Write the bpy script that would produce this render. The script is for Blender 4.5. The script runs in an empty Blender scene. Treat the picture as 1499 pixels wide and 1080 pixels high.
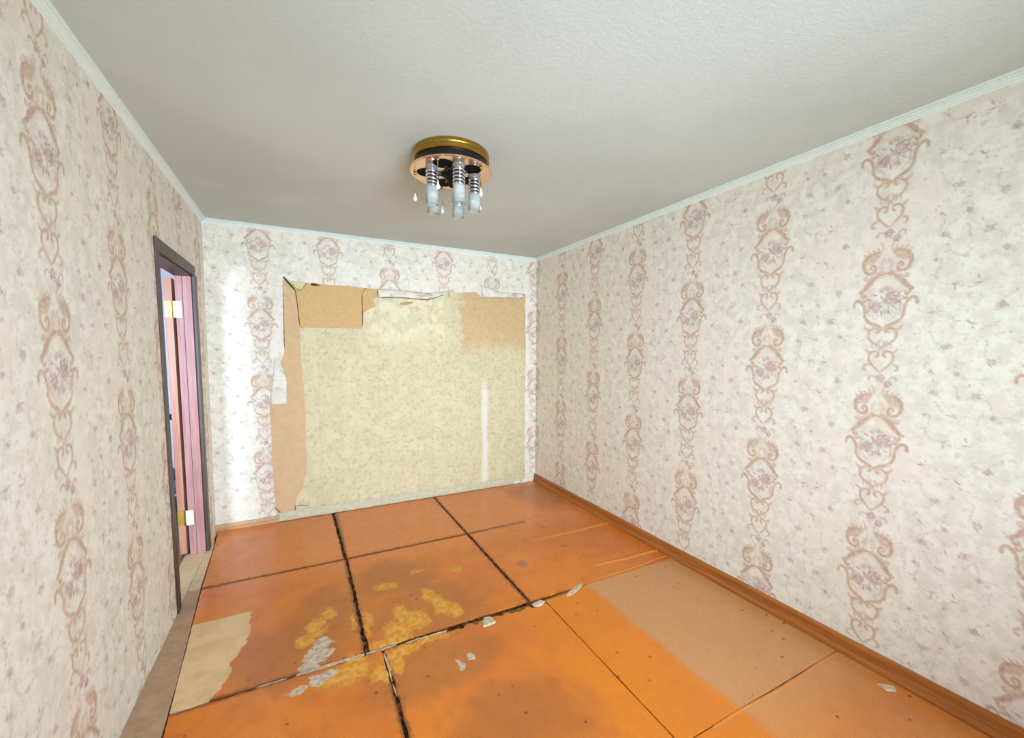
import bpy, bmesh, math, random
import numpy as np
from mathutils import Vector, Matrix

rng = np.random.RandomState(7)
random.seed(7)
scene = bpy.context.scene
COL = scene.collection

# ------------------------------------------------------------------ room numbers (metres)
A, B, D, H = 0.673, 2.405, 4.148, 2.55        # left wall x=-A, right wall x=B, back wall y=D
Y0 = -1.10                                     # wall behind the camera
CAM_H = 1.508
WT = 0.092                                     # thickness of the partition with the door
HX, HY = -2.35, 5.45                           # hall beyond the door

# ------------------------------------------------------------------ camera
def setup_camera():
    f, yaw, pitch, roll, px, py = 609.08, 0.4755, -0.0704, 0.0044, 4.6, 17.08
    cy, sy, cp, sp = math.cos(yaw), math.sin(yaw), math.cos(pitch), math.sin(pitch)
    F = Vector((sy*cp, cy*cp, sp)); R = Vector((cy, -sy, 0)); U = R.cross(F)
    cr, sr = math.cos(roll), math.sin(roll)
    R2 = R*cr + U*sr; U2 = -R*sr + U*cr
    cam = bpy.data.cameras.new('camera'); o = bpy.data.objects.new('camera', cam); COL.objects.link(o)
    m = Matrix((R2, U2, -F)).transposed().to_4x4(); m.translation = (0, 0, CAM_H)
    o.matrix_world = m
    cam.sensor_fit = 'HORIZONTAL'; cam.sensor_width = 36.0; cam.lens = 36.0*f/1499.0
    cam.shift_x = -px/1499.0; cam.shift_y = py/1499.0
    cam.clip_start = 0.02
    scene.camera = o
setup_camera()

# ------------------------------------------------------------------ light and exposure
vs = scene.view_settings
scene.display_settings.display_device = 'sRGB'
vs.view_transform = 'Standard'; vs.look = 'None'; vs.gamma = 1.0; vs.use_curve_mapping = False
vs.exposure = 0.0
w = bpy.data.worlds.new('overcast_sky'); scene.world = w; w.use_nodes = True
w.node_tree.nodes['Background'].inputs[0].default_value = (0.80, 0.92, 1.0, 1)
w.node_tree.nodes['Background'].inputs[1].default_value = 1.2

def area(name, loc, target, sx, sy, power, color, spread=180):
    l = bpy.data.lights.new(name, 'AREA'); l.shape = 'RECTANGLE'; l.size = sx; l.size_y = sy
    l.energy = power; l.color = color; l.spread = math.radians(spread)
    o = bpy.data.objects.new(name, l); COL.objects.link(o); o.location = loc
    o.rotation_euler = (Vector(target)-Vector(loc)).to_track_quat('-Z', 'Y').to_euler()
    return o
# daylight in the room's own window (behind the camera) and in the hall's window, plus an upward fill
area('window_sky', (0.80, Y0+0.03, 1.45), (1.0, 3.6, 0.75), 1.75, 1.45, 53, (0.735, 0.90, 1.08), 92)
area('window_upward_fill', (0.80, Y0+0.03, 1.45), (1.0, 3.6, 2.1), 1.75, 1.45, 30, (0.76, 0.98, 1.06), 115)  # second lamp in the window, added and aimed up to tint ceiling and upper walls
area('hall_daylight', (-1.68, -0.35, 1.22), (-0.78, 3.4, 1.35), 0.80, 1.25, 84, (0.72, 0.87, 1.12), 120)

# ------------------------------------------------------------------ node helpers
class NT:
    def __init__(s, name, rough=0.6, spec=0.4):
        s.m = bpy.data.materials.new(name); s.m.use_nodes = True
        s.t = s.m.node_tree; s.b = s.t.nodes['Principled BSDF']
        s.b.inputs['Roughness'].default_value = rough
        s.b.inputs['Specular IOR Level'].default_value = spec
    def n(s, kind, **kw):
        o = s.t.nodes.new(kind)
        for k, v in kw.items(): setattr(o, k, v)
        return o
    def put(s, sock, v):
        if isinstance(v, bpy.types.NodeSocket): s.t.links.new(v, sock)
        elif isinstance(v, (tuple, list)) and len(v) == 3 and sock.type == 'RGBA': sock.default_value = (*v, 1)
        else: sock.default_value = v
    def math(s, op, a, b=None, c=None, clamp=False):
        o = s.n('ShaderNodeMath', operation=op, use_clamp=clamp)
        for i, v in enumerate((a, b, c)):
            if v is not None: s.put(o.inputs[i], v)
        return o.outputs[0]
    def mix(s, f, a, b, mode='MIX'):
        o = s.n('ShaderNodeMix', data_type='RGBA', blend_type=mode)
        s.put(o.inputs[0], f); s.put(o.inputs[6], a); s.put(o.inputs[7], b)
        return o.outputs[2]
    def pos(s):
        return s.n('ShaderNodeNewGeometry').outputs['Position']
    def xyz(s, v):
        o = s.n('ShaderNodeSeparateXYZ'); s.put(o.inputs[0], v); return o.outputs
    def scalev(s, v, sc):
        o = s.n('ShaderNodeVectorMath', operation='MULTIPLY'); s.put(o.inputs[0], v); o.inputs[1].default_value = sc
        return o.outputs[0]
    def noise(s, v, scale, detail=4, rough=0.55, col=False, dist=0):
        o = s.n('ShaderNodeTexNoise'); s.put(o.inputs['Vector'], v); o.inputs['Scale'].default_value = scale
        o.inputs['Detail'].default_value = detail; o.inputs['Roughness'].default_value = rough
        o.inputs['Distortion'].default_value = dist
        return o.outputs[1 if col else 0]
    def voro(s, v, scale, feat='F1', out=0, rand=1):
        o = s.n('ShaderNodeTexVoronoi', feature=feat); s.put(o.inputs['Vector'], v); o.inputs['Scale'].default_value = scale
        o.inputs['Randomness'].default_value = rand
        return o.outputs[out]
    def ramp(s, v, lo, hi, a=0.0, b=1.0):
        o = s.n('ShaderNodeMapRange', interpolation_type='SMOOTHSTEP'); s.put(o.inputs[0], v)
        o.inputs[1].default_value = lo; o.inputs[2].default_value = hi; o.inputs[3].default_value = a; o.inputs[4].default_value = b
        return o.outputs[0]
    def color(s, c): s.put(s.b.inputs['Base Color'], c); return s
    def bump(s, h, strength, dist=0.002):
        o = s.n('ShaderNodeBump'); o.inputs['Strength'].default_value = strength; o.inputs['Distance'].default_value = dist
        s.put(o.inputs['Height'], h); s.t.links.new(o.outputs[0], s.b.inputs['Normal'])
def lin(r, g, b):
    f = lambda c: (c/255/12.92) if c/255 <= 0.04045 else ((c/255+0.055)/1.055)**2.4
    return (f(r), f(g), f(b))

# ------------------------------------------------------------------ mesh helpers
def link(name, me, mat=None, parent=None):
    o = bpy.data.objects.new(name, me); COL.objects.link(o)
    if mat is not None: me.materials.append(mat.m if isinstance(mat, NT) else mat)
    if parent is not None: o.parent = parent
    return o
def obj(name, bm, mat=None, parent=None, smooth=False):
    me = bpy.data.meshes.new(name)
    bmesh.ops.recalc_face_normals(bm, faces=bm.faces); bm.to_mesh(me); bm.free()
    if smooth:
        for p in me.polygons: p.use_smooth = True
    return link(name, me, mat, parent)
def structure(o, label=None):
    o['kind'] = 'structure'
    if label: o['label'] = label
    return o
def tag(o, label, cat, group=None):
    o['label'] = label; o['category'] = cat
    if group: o['group'] = group
    return o
def empty(name, loc):
    o = bpy.data.objects.new(name, None); COL.objects.link(o); o.location = loc; o.empty_display_size = 0.05
    return o
def box(bm, x0, x1, y0, y1, z0, z1):
    v = [bm.verts.new((x, y, z)) for x in (x0, x1) for y in (y0, y1) for z in (z0, z1)]
    for f in ((0,1,3,2),(4,6,7,5),(0,4,5,1),(2,3,7,6),(0,2,6,4),(1,5,7,3)): bm.faces.new([v[i] for i in f])
    return v
def bevelled(bm, r, seg=2):
    bmesh.ops.bevel(bm, geom=list(bm.edges), offset=r, segments=seg, affect='EDGES', profile=0.6)
def prism(bm, pts, d):
    """closed polygon of 3-D points extruded by vector d"""
    d = Vector(d); a = [bm.verts.new(p) for p in pts]; b = [bm.verts.new(Vector(p)+d) for p in pts]
    n = len(pts); bm.faces.new(a); bm.faces.new(b[::-1])
    for i in range(n): bm.faces.new((a[i], b[i], b[(i+1) % n], a[(i+1) % n]))
def lathe(bm, prof, c=(0,0,0), n=32, cap=False):
    rings = []
    for r, z in prof:
        if r < 1e-6: rings.append([bm.verts.new((c[0], c[1], c[2]+z))])
        else: rings.append([bm.verts.new((c[0]+r*math.cos(2*math.pi*k/n), c[1]+r*math.sin(2*math.pi*k/n), c[2]+z)) for k in range(n)])
    for a, b in zip(rings, rings[1:]):
        for k in range(n):
            k2 = (k+1) % n
            if len(a) == 1 and len(b) == 1: continue
            if len(a) == 1: bm.faces.new((a[0], b[k], b[k2]))
            elif len(b) == 1: bm.faces.new((a[k], b[0], a[k2]))
            else: bm.faces.new((a[k], b[k], b[k2], a[k2]))
def tube(bm, pts, r, n=8):
    pts = [Vector(p) for p in pts]; rings = []
    for i, p in enumerate(pts):
        t = (pts[min(i+1, len(pts)-1)]-pts[max(i-1, 0)]).normalized()
        u = t.orthogonal() if i == 0 else (u - t*u.dot(t)).normalized()
        u = u.normalized(); v = t.cross(u)
        rr = r[i] if isinstance(r, (list, tuple)) else r
        rings.append([bm.verts.new(p+(u*math.cos(2*math.pi*k/n)+v*math.sin(2*math.pi*k/n))*rr) for k in range(n)])
    for a, b in zip(rings, rings[1:]):
        for k in range(n): bm.faces.new((a[k], a[(k+1) % n], b[(k+1) % n], b[k]))
    bm.faces.new(rings[0][::-1]); bm.faces.new(rings[-1])

# ------------------------------------------------------------------ wallpaper print, drawn once into a tile
PW, PH = 0.535, 0.66
RES = 0.0014
NX, NY = int(round(PW/RES)), int(round(PH/RES))
def smooth_curve(pts, n=6):
    p = np.array(pts, float)
    if len(p) < 3: return p
    q = np.vstack([2*p[0]-p[1], p, 2*p[-1]-p[-2]]); out = []
    for i in range(1, len(q)-2):
        for t in np.linspace(0, 1, n, endpoint=False):
            a, b, c, d = q[i-1], q[i], q[i+1], q[i+2]
            out.append(0.5*((2*b)+(-a+c)*t+(2*a-5*b+4*c-d)*t*t+(-a+3*b-3*c+d)*t**3))
    out.append(p[-1]); return np.array(out)
TILE = np.zeros((NY, NX, 3), np.float32)
HSCALE = [1.0]
def stamp(ch, seg_a, seg_b, wa, wb, val, soft=0.0022):
    """one tapered segment, wrapped into the tile"""
    seg_a = seg_a*np.array((HSCALE[0], 1)); seg_b = seg_b*np.array((HSCALE[0], 1))
    m = max(wa, wb)+soft*2
    lo = np.minimum(seg_a, seg_b)-m; hi = np.maximum(seg_a, seg_b)+m
    i0, i1 = int(math.floor((lo[0]+PW/2)/RES)), int(math.ceil((hi[0]+PW/2)/RES))
    j0, j1 = int(math.floor((lo[1]+PH/2)/RES)), int(math.ceil((hi[1]+PH/2)/RES))
    ii, jj = np.arange(i0, i1+1), np.arange(j0, j1+1)
    X, Y = np.meshgrid(ii*RES-PW/2, jj*RES-PH/2)
    d = seg_b-seg_a; L = float(d@d)+1e-12
    t = np.clip(((X-seg_a[0])*d[0]+(Y-seg_a[1])*d[1])/L, 0, 1)
    dist = np.hypot(X-seg_a[0]-t*d[0], Y-seg_a[1]-t*d[1])-(wa+(wb-wa)*t)
    v = np.clip(0.5-dist/soft, 0, 1)*val
    if ch == 0: v = v*(1-.34*np.clip(-dist/(.55*max(wa, wb))-.35, 0, 1))
    idx = np.ix_(jj % NY, ii % NX)
    TILE[..., ch][idx] = np.maximum(TILE[..., ch][idx], v)
def stroke(pts, w, ch=0, val=1.0, mirror=True, soft=None):
    c = smooth_curve(pts)
    if ch == 0: w = tuple(q*1.22 for q in w)
    if soft is None: soft = .0034 if ch == 0 else .0024
    n = len(c)
    if isinstance(w, (tuple, list)): ws = np.interp(np.linspace(0, 1, n), np.linspace(0, 1, len(w)), w)
    else: ws = np.full(n, w)
    for sgn in ((1, -1) if mirror else (1,)):
        for k in range(n-1):
            a, b = c[k].copy(), c[k+1].copy(); a[0] *= sgn; b[0] *= sgn
            stamp(ch, a, b, ws[k], ws[k+1], val, soft)
def rose(x, y, r, val=1.0):
    stamp(1, np.array((x-r*.25, y)), np.array((x+r*.25, y)), r*.72, r*.72, .26*val, r*.8)
    th = np.linspace(0, 2*math.pi*1.9, 26); k = np.linspace(1, .15, 26)
    stroke(np.c_[x+r*k*np.cos(th+x*40), y+r*.85*k*np.sin(th+x*40)], (r*.10, r*.15, r*.12), 1, val*.88, False, .0022)
    for q in range(5):
        a = q*1.257+x*30
        stroke([(x+r*.95*math.cos(a-.5), y+r*.9*math.sin(a-.5)), (x+r*1.18*math.cos(a), y+r*1.1*math.sin(a)), (x+r*.95*math.cos(a+.5), y+r*.9*math.sin(a+.5))], r*.10, 1, .7*val, False, .0018)
def leaf(x, y, a, l, val=.8, ch=2, wdt=.28):
    dx, dy = math.cos(a)*l, math.sin(a)*l
    stroke([(x, y), (x+dx*.5-dy*.12, y+dy*.5+dx*.12), (x+dx, y+dy)], (l*.05, l*wdt*.5, l*.05), ch, val, False)
def draw_motif():
    s = stroke; HSCALE[0] = .80
    # oval frame of the medallion
    s([(0, .132), (.022, .1275), (.045, .117), (.066, .101), (.084, .083), (.098, .066), (.122, .051)], (.0045, .006, .009, .005))
    s([(0, .120), (.023, .115), (.043, .104), (.060, .088), (.074, .066), (.080, .044)], (.002, .003, .002), val=.55)
    s([(.106, .060), (.112, .040), (.100, .028), (.092, .034), (.094, .042)], (.004, .0045, .003))
    s([(.118, .052), (.108, .058), (.09, .066)], (.003, .007, .004), val=.75)
    s([(.146, -.014), (.144, .004), (.131, .014), (.116, .010), (.100, -.008), (.092, -.030), (.090, -.055), (.080, -.078), (.060, -.094), (.034, -.104), (.012, -.114), (0, -.124)], (.005, .005, .0055, .005, .0045, .0045, .006, .005, .003))
    s([(.082, .022), (.090, .010), (.098, .012), (.100, .020)], (.003, .004, .003))
    s([(.070, .004), (.076, -.018), (.074, -.045), (.068, -.062)], (.002, .004, .002), val=.7)
    # acanthus scrolls above
    s([(.030, .232), (.050, .228), (.078, .222), (.100, .206), (.108, .186), (.106, .162), (.094, .144), (.074, .136), (.056, .142), (.050, .156), (.056, .170), (.068, .172), (.074, .162), (.068, .156)], (.003, .006, .0075, .006, .0055, .0055, .005, .0045, .0035))
    s([(.040, .224), (.060, .208), (.088, .200), (.104, .192)], (.009, .014, .008), val=.70)
    s([(.046, .214), (.062, .196), (.090, .184)], (.005, .010, .005), val=.62)
    for (x, y, dx, dy) in ((.060, .232, .012, .012), (.080, .228, .014, .012), (.098, .216, .013, .011), (.040, .236, .006, .015)):
        s([(x, y), (x+dx*.4, y+dy*.8), (x+dx, y+dy)], (.004, .0025), val=.8)
    s([(.020, .236), (.022, .256), (.032, .272)], (.003, .0035, .002), val=.7)
    s([(.014, .150), (.020, .176), (.012, .196), (.004, .180)], (.002, .004, .002), val=.6)
    s([(.008, .132), (.024, .138), (.044, .134)], (.003, .005, .003), val=.8)
    s([(.062, .124), (.078, .112), (.096, .106), (.100, .116), (.090, .120)], (.003, .004, .0035), val=.85)
    # first heart below the medallion
    s([(.018, -.138), (.014, -.130), (.024, -.122), (.044, -.122), (.060, -.132), (.066, -.152), (.058, -.172), (.040, -.188), (.020, -.196)], (.0045, .004, .0045, .004, .0035))
    s([(.068, -.126), (.082, -.118), (.088, -.108)], (.006, .004, .002), val=.8)
    s([(.004, -.126), (.012, -.136), (.026, -.140), (.034, -.134)], (.002, .003, .003), val=.7)
    s([(.040, -.188), (.046, -.202), (.042, -.212)], (.004, .003, .002), val=.8)
    s([(.008, -.178), (.014, -.194), (.006, -.210), (.010, -.226)], (.003, .0045, .003), val=.8)
    s([(.024, -.182), (.026, -.200), (.020, -.214)], (.003, .0035, .002), val=.7)
    # second heart
    s([(.020, -.252), (.012, -.244), (.016, -.232), (.030, -.226), (.048, -.234), (.058, -.250), (.054, -.272), (.038, -.292), (.020, -.308), (.006, -.322)], (.0045, .004, .0045, .004, .003))
    s([(.050, -.236), (.064, -.228), (.076, -.216)], (.003, .0055, .002), val=.8)
    s([(.044, -.284), (.064, -.288), (.078, -.296), (.080, -.310), (.070, -.314)], (.003, .0042, .004), val=.9)
    # roses at the joint
    rose(.004, -.352, .019); rose(.040, -.376, .016)
    s([(-.022, -.348), (-.038, -.342), (-.052, -.352), (-.050, -.362)], (.003, .004, .003), 1, .6, False)
    s([(.046, -.354), (.064, -.344), (.078, -.354), (.074, -.364)], (.003, .004, .003), 1, .6, False)
    # bouquet in the medallion
    rose(.036, .014, .031, .9); rose(-.042, -.020, .025, .85); rose(.010, -.040, .013, .6); leaf(.002, .012, 2.4, .03, .9, 1); leaf(-.008, .004, 3.6, .028, .9); leaf(.010, -.010, 5.2, .026, .9); leaf(.062, .030, .6, .026, .8); leaf(-.060, .004, 2.2, .026, .8)
    for k, (x, y, r) in enumerate(((-.012, .058, .010), (.010, .062, .012), (.030, .056, .009), (.020, -.046, .010), (-.002, .006, .009))):
        rose(x, y, r, .7)
    for k in range(12):
        a = k*.524+.2; leaf(.002+.046*math.cos(a)*1.15, .002+.040*math.sin(a), a+.5, .026, .9, 1 if k % 4 == 0 else 2)
    for x in (-.03, -.014, .004, .022, .040):
        s([(x, -.036), (x*.85, -.056), (x*.8+.004, -.072)], (.002, .0028, .001), 2, .55, False)
    leaf(.070, .002, .2, .022, .7, 1); leaf(-.066, .012, 2.6, .02, .7, 1)
    for (x, y, dx, dy) in ((.020, .132, .004, .016), (.044, .122, .008, .014), (.070, .102, .014, .010), (.094, .030, .016, .004), (.086, -.060, .012, -.004), (.066, -.092, .012, -.006), (.036, -.106, .010, -.010)):
        s([(x, y), (x+dx*.6, y+dy*.3), (x+dx, y+dy)], (.003, .0022), val=.75)
    s([(.060, .020), (.068, .036), (.062, .054), (.052, .066)], (.0015, .003, .0015), val=.5)
    s([(.058, -.050), (.048, -.070), (.030, -.084)], (.0015, .003, .0015), val=.55)
    s([(.012, .150), (.030, .160), (.030, .180)], (.002, .0035, .002), val=.6)
    # faint ground inside the scroll work
    s([(0, .19), (0, .15)], (.05, .05), 0, .10, False, .03)
    HSCALE[0] = 1.0
    # sprigs between the columns
    r = np.random.RandomState(11)
    spots = [(.20, .27), (.245, .06), (.17, -.06), (.22, -.21), (.16, .155), (-.245, .21), (-.19, .06), (-.17, -.17), (-.235, -.27), (-.21, -.07), (.262, -.31), (.16, -.30), (-.165, .29), (.25, .17)]
    for k, (x, y) in enumerate(spots):
        x += r.uniform(-.012, .012); y += r.uniform(-.012, .012)
        if k % 3 == 0: rose(x, y, .013, .72)
        elif k % 3 == 1:
            rose(x, y, .008, .8); rose(x+.018, y-.010, .006, .7)
        else: leaf(x, y, r.uniform(0, 6), .022, .8, 1)
        for q in range(3): leaf(x+r.uniform(-.012, .012), y+r.uniform(-.012, .012), r.uniform(0, 6.2), r.uniform(.012, .022), .75, 2 if q else 1)
        a = r.uniform(0, 6.28); l = r.uniform(.05, .09)
        e = (x+l*math.cos(a), y+l*math.sin(a)); mid = (x+l*.5*math.cos(a+.45), y+l*.5*math.sin(a+.45))
        s([(x, y), mid, e], (.0016, .0018, .0012), 2, .62, False)
        leaf(e[0], e[1], a+.6, .014, .65, 1 if q else 2); leaf(mid[0], mid[1], a-.9, .014, .5)
    for k in range(26):
        x = r.uniform(.10, PW-.10); y = r.uniform(-PH/2, PH/2)
        leaf(x, y, r.uniform(0, 6.28), r.uniform(.008, .014), r.uniform(.4, .8), 1 if k % 2 else 2, .5)
draw_motif()
def sample_print(s, z, s0, z0, drop=None):
    u = (s-s0)/PW; c = np.floor(u+.5); h = (u-c)*PW; v = z-z0-(np.mod(c, 2) if drop is None else np.array(drop)[np.mod(c, len(drop)).astype(int)])*PH/2
    x = (h+PW/2)/RES; y = (np.mod(v+PH/2, PH))/RES
    i = np.floor(x).astype(int); j = np.floor(y).astype(int); fx = (x-i)[:, None]; fy = (y-j)[:, None]
    T = lambda jj, ii: TILE[jj % NY, ii % NX]
    return (T(j, i)*(1-fx)+T(j, i+1)*fx)*(1-fy)+(T(j+1, i)*(1-fx)+T(j+1, i+1)*fx)*fy

def poly_dist(P, poly):
    """distance, nearest point and inside flag of points to a closed polygon"""
    n = len(poly); best = np.full(len(P), 1e9); near = np.zeros_like(P); ins = np.zeros(len(P), bool)
    for k in range(n):
        a, b = poly[k], poly[(k+1) % n]; d = b-a
        t = np.clip(((P-a)@d)/(d@d+1e-12), 0, 1); q = a+t[:, None]*d; ds = np.hypot(*(P-q).T)
        m = ds < best; best[m] = ds[m]; near[m] = q[m]
        c = ((a[1] > P[:, 1]) != (b[1] > P[:, 1])) & (P[:, 0] < (b[0]-a[0])*(P[:, 1]-a[1])/(b[1]-a[1]+1e-15)+a[0])
        ins ^= c
    return best, near, ins

def paper_sheet(name, s_vals, z_vals, to_world, s_print, s0, z0, mat, parent, holes=(), drop=None):
    """a hung sheet of printed paper: a fine grid carrying the print as a colour attribute"""
    S, Z = np.meshgrid(s_vals, z_vals); P = np.c_[S.ravel(), Z.ravel()]
    ns, nz = len(s_vals), len(z_vals)
    i = np.arange(ns-1); j = np.arange(nz-1); I, J = np.meshgrid(i, j)
    q = (J*ns+I).ravel(); F = np.c_[q, q+1, q+1+ns, q+ns]
    kill = np.zeros(len(F), bool)
    for poly in holes:
        poly = np.array(poly, float)
        ds, near, ins = poly_dist(P, poly)
        cell = max(s_vals[1]-s_vals[0], z_vals[1]-z_vals[0])*.55
        on = ds < cell; P[on] = near[on]
        inner = ins | on
        cen = P[F].mean(1); _, _, ci = poly_dist(cen, poly)
        kill |= inner[F].all(1) & ci
    F = F[~kill]
    used = np.zeros(len(P), bool); used[F.ravel()] = True; remap = np.cumsum(used)-1
    P = P[used]; F = remap[F]
    V = to_world(P[:, 0], P[:, 1])
    me = bpy.data.meshes.new(name)
    me.vertices.add(len(V)); me.vertices.foreach_set('co', V.astype(np.float32).ravel())
    me.loops.add(F.size); me.loops.foreach_set('vertex_index', F.astype(np.int32).ravel())
    me.polygons.add(len(F)); me.polygons.foreach_set('loop_start', np.arange(0, F.size, 4, dtype=np.int32))
    me.update(calc_edges=True)
    c = sample_print(s_print(P[:, 0]), P[:, 1], s0, z0, drop)
    at = me.color_attributes.new('print', 'FLOAT_COLOR', 'POINT')
    at.data.foreach_set('color', np.c_[c, np.ones(len(c))].astype(np.float32).ravel())
    return link(name, me, mat, parent)

# ------------------------------------------------------------------ materials
def wallpaper_material(name, ornament, tint):
    m = NT(name, 0.72, 0.25); p = m.pos()
    a = m.n('ShaderNodeAttribute', attribute_name='print')
    ch = m.n('ShaderNodeSeparateColor'); m.t.links.new(a.outputs['Color'], ch.inputs[0])
    big = m.noise(p, 3.2, 3); mid = m.noise(p, 17, 5, .62); fine = m.noise(p, 95, 3, .6)
    c = m.mix(m.ramp(mid, .40, .60), lin(*tint[0]), lin(*tint[1]))
    c = m.mix(m.math('MULTIPLY', m.ramp(m.noise(m.scalev(p, (1, 1, 1.1)), 30, 6, .72), .52, .66), .70), c, lin(*tint[2]))
    c = m.mix(m.math('MULTIPLY', m.ramp(big, .48, .66), .55), c, lin(*tint[3]))
    c = m.mix(m.math('MULTIPLY', m.ramp(fine, .55, .75), .35), c, lin(*tint[4]))
    wob = m.ramp(m.noise(p, 60, 3, .7), .28, .6, .55, 1.0)
    c = m.mix(m.math('MULTIPLY', m.math('MULTIPLY', ch.outputs[2], .80), wob), c, lin(168, 166, 148))
    oc = m.mix(m.ramp(m.noise(p, 9, 2), .35, .65), lin(*ornament[0]), lin(*ornament[1]))
    c = m.mix(m.math('MULTIPLY', m.math('MULTIPLY', ch.outputs[0], .95), wob), c, oc)
    c = m.mix(m.math('MULTIPLY', m.math('MULTIPLY', ch.outputs[1], .88), wob), c, lin(*ornament[2]))
    m.color(c)
    h = m.math('ADD', m.math('MULTIPLY', fine, .5), ch.outputs[0])
    m.bump(h, .22, .0012)
    return m
TINT = ((238, 232, 219), (226, 218, 203), (208, 198, 184), (238, 224, 209), (206, 195, 183))
M_paper = wallpaper_material('damask_wallpaper', ((196, 158, 126), (192, 150, 130), (166, 106, 116)), TINT)

def plain(name, rgb, rough=.6, spec=.4, metal=0.0, var=.06, scale=40):
    m = NT(name, rough, spec); p = m.pos(); c = lin(*rgb); n = m.noise(p, scale, 4)
    d = tuple(x*(1-var*2.2) for x in c)
    m.color(m.mix(m.ramp(n, .35, .65), d, c)); m.b.inputs['Metallic'].default_value = metal
    return m
def wood_grain(name, a, b, rough, axis):
    m = NT(name, rough, .4); p = m.pos(); sc = [60, 60, 60]; sc[axis] = 3
    n = m.noise(m.scalev(p, tuple(sc)), 1, 5, .6)
    m.color(m.mix(m.ramp(n, .35, .68), lin(*a), lin(*b))); m.bump(n, .15, .001)
    return m
def ceiling_material():
    m = NT('ceiling_whitewash', .85, .2); p = m.pos()
    n = m.noise(p, 1.1, 3); c = m.mix(m.ramp(n, .38, .62), lin(207, 212, 207), lin(199, 205, 200))
    f = m.noise(p, 70, 4, .7)
    c = m.mix(m.math('MULTIPLY', m.ramp(f, .5, .7), .25), c, lin(190, 196, 192)); m.color(c); m.bump(f, .45, .004)
    return m
M_ceiling = ceiling_material()
M_plaster = plain('bare_plaster', (214, 208, 196), .85, .2)
M_hallwall = plain('lilac_white_hall_paint', (226, 222, 232), .7, .3, var=.02)
M_cornice = plain('mint_white_foam_cornice', (232, 242, 236), .55, .3, var=.02)
M_casing = wood_grain('dark_brown_casing', (58, 44, 38), (84, 66, 56), .45, 2)
M_jamb = wood_grain('pink_brown_jamb', (172, 124, 118), (154, 102, 98), .45, 2)
M_leaf = wood_grain('orange_brown_door_edge', (184, 128, 100), (164, 108, 82), .4, 2)
M_brass = plain('brass', (176, 140, 62), .30, .5, 1.0, .05)
M_nickel = plain('bright_hinge_plate', (236, 232, 210), .3, .5, .6, .03)
M_black = plain('black_lacquer', (14, 13, 12), .35, .4)

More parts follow.
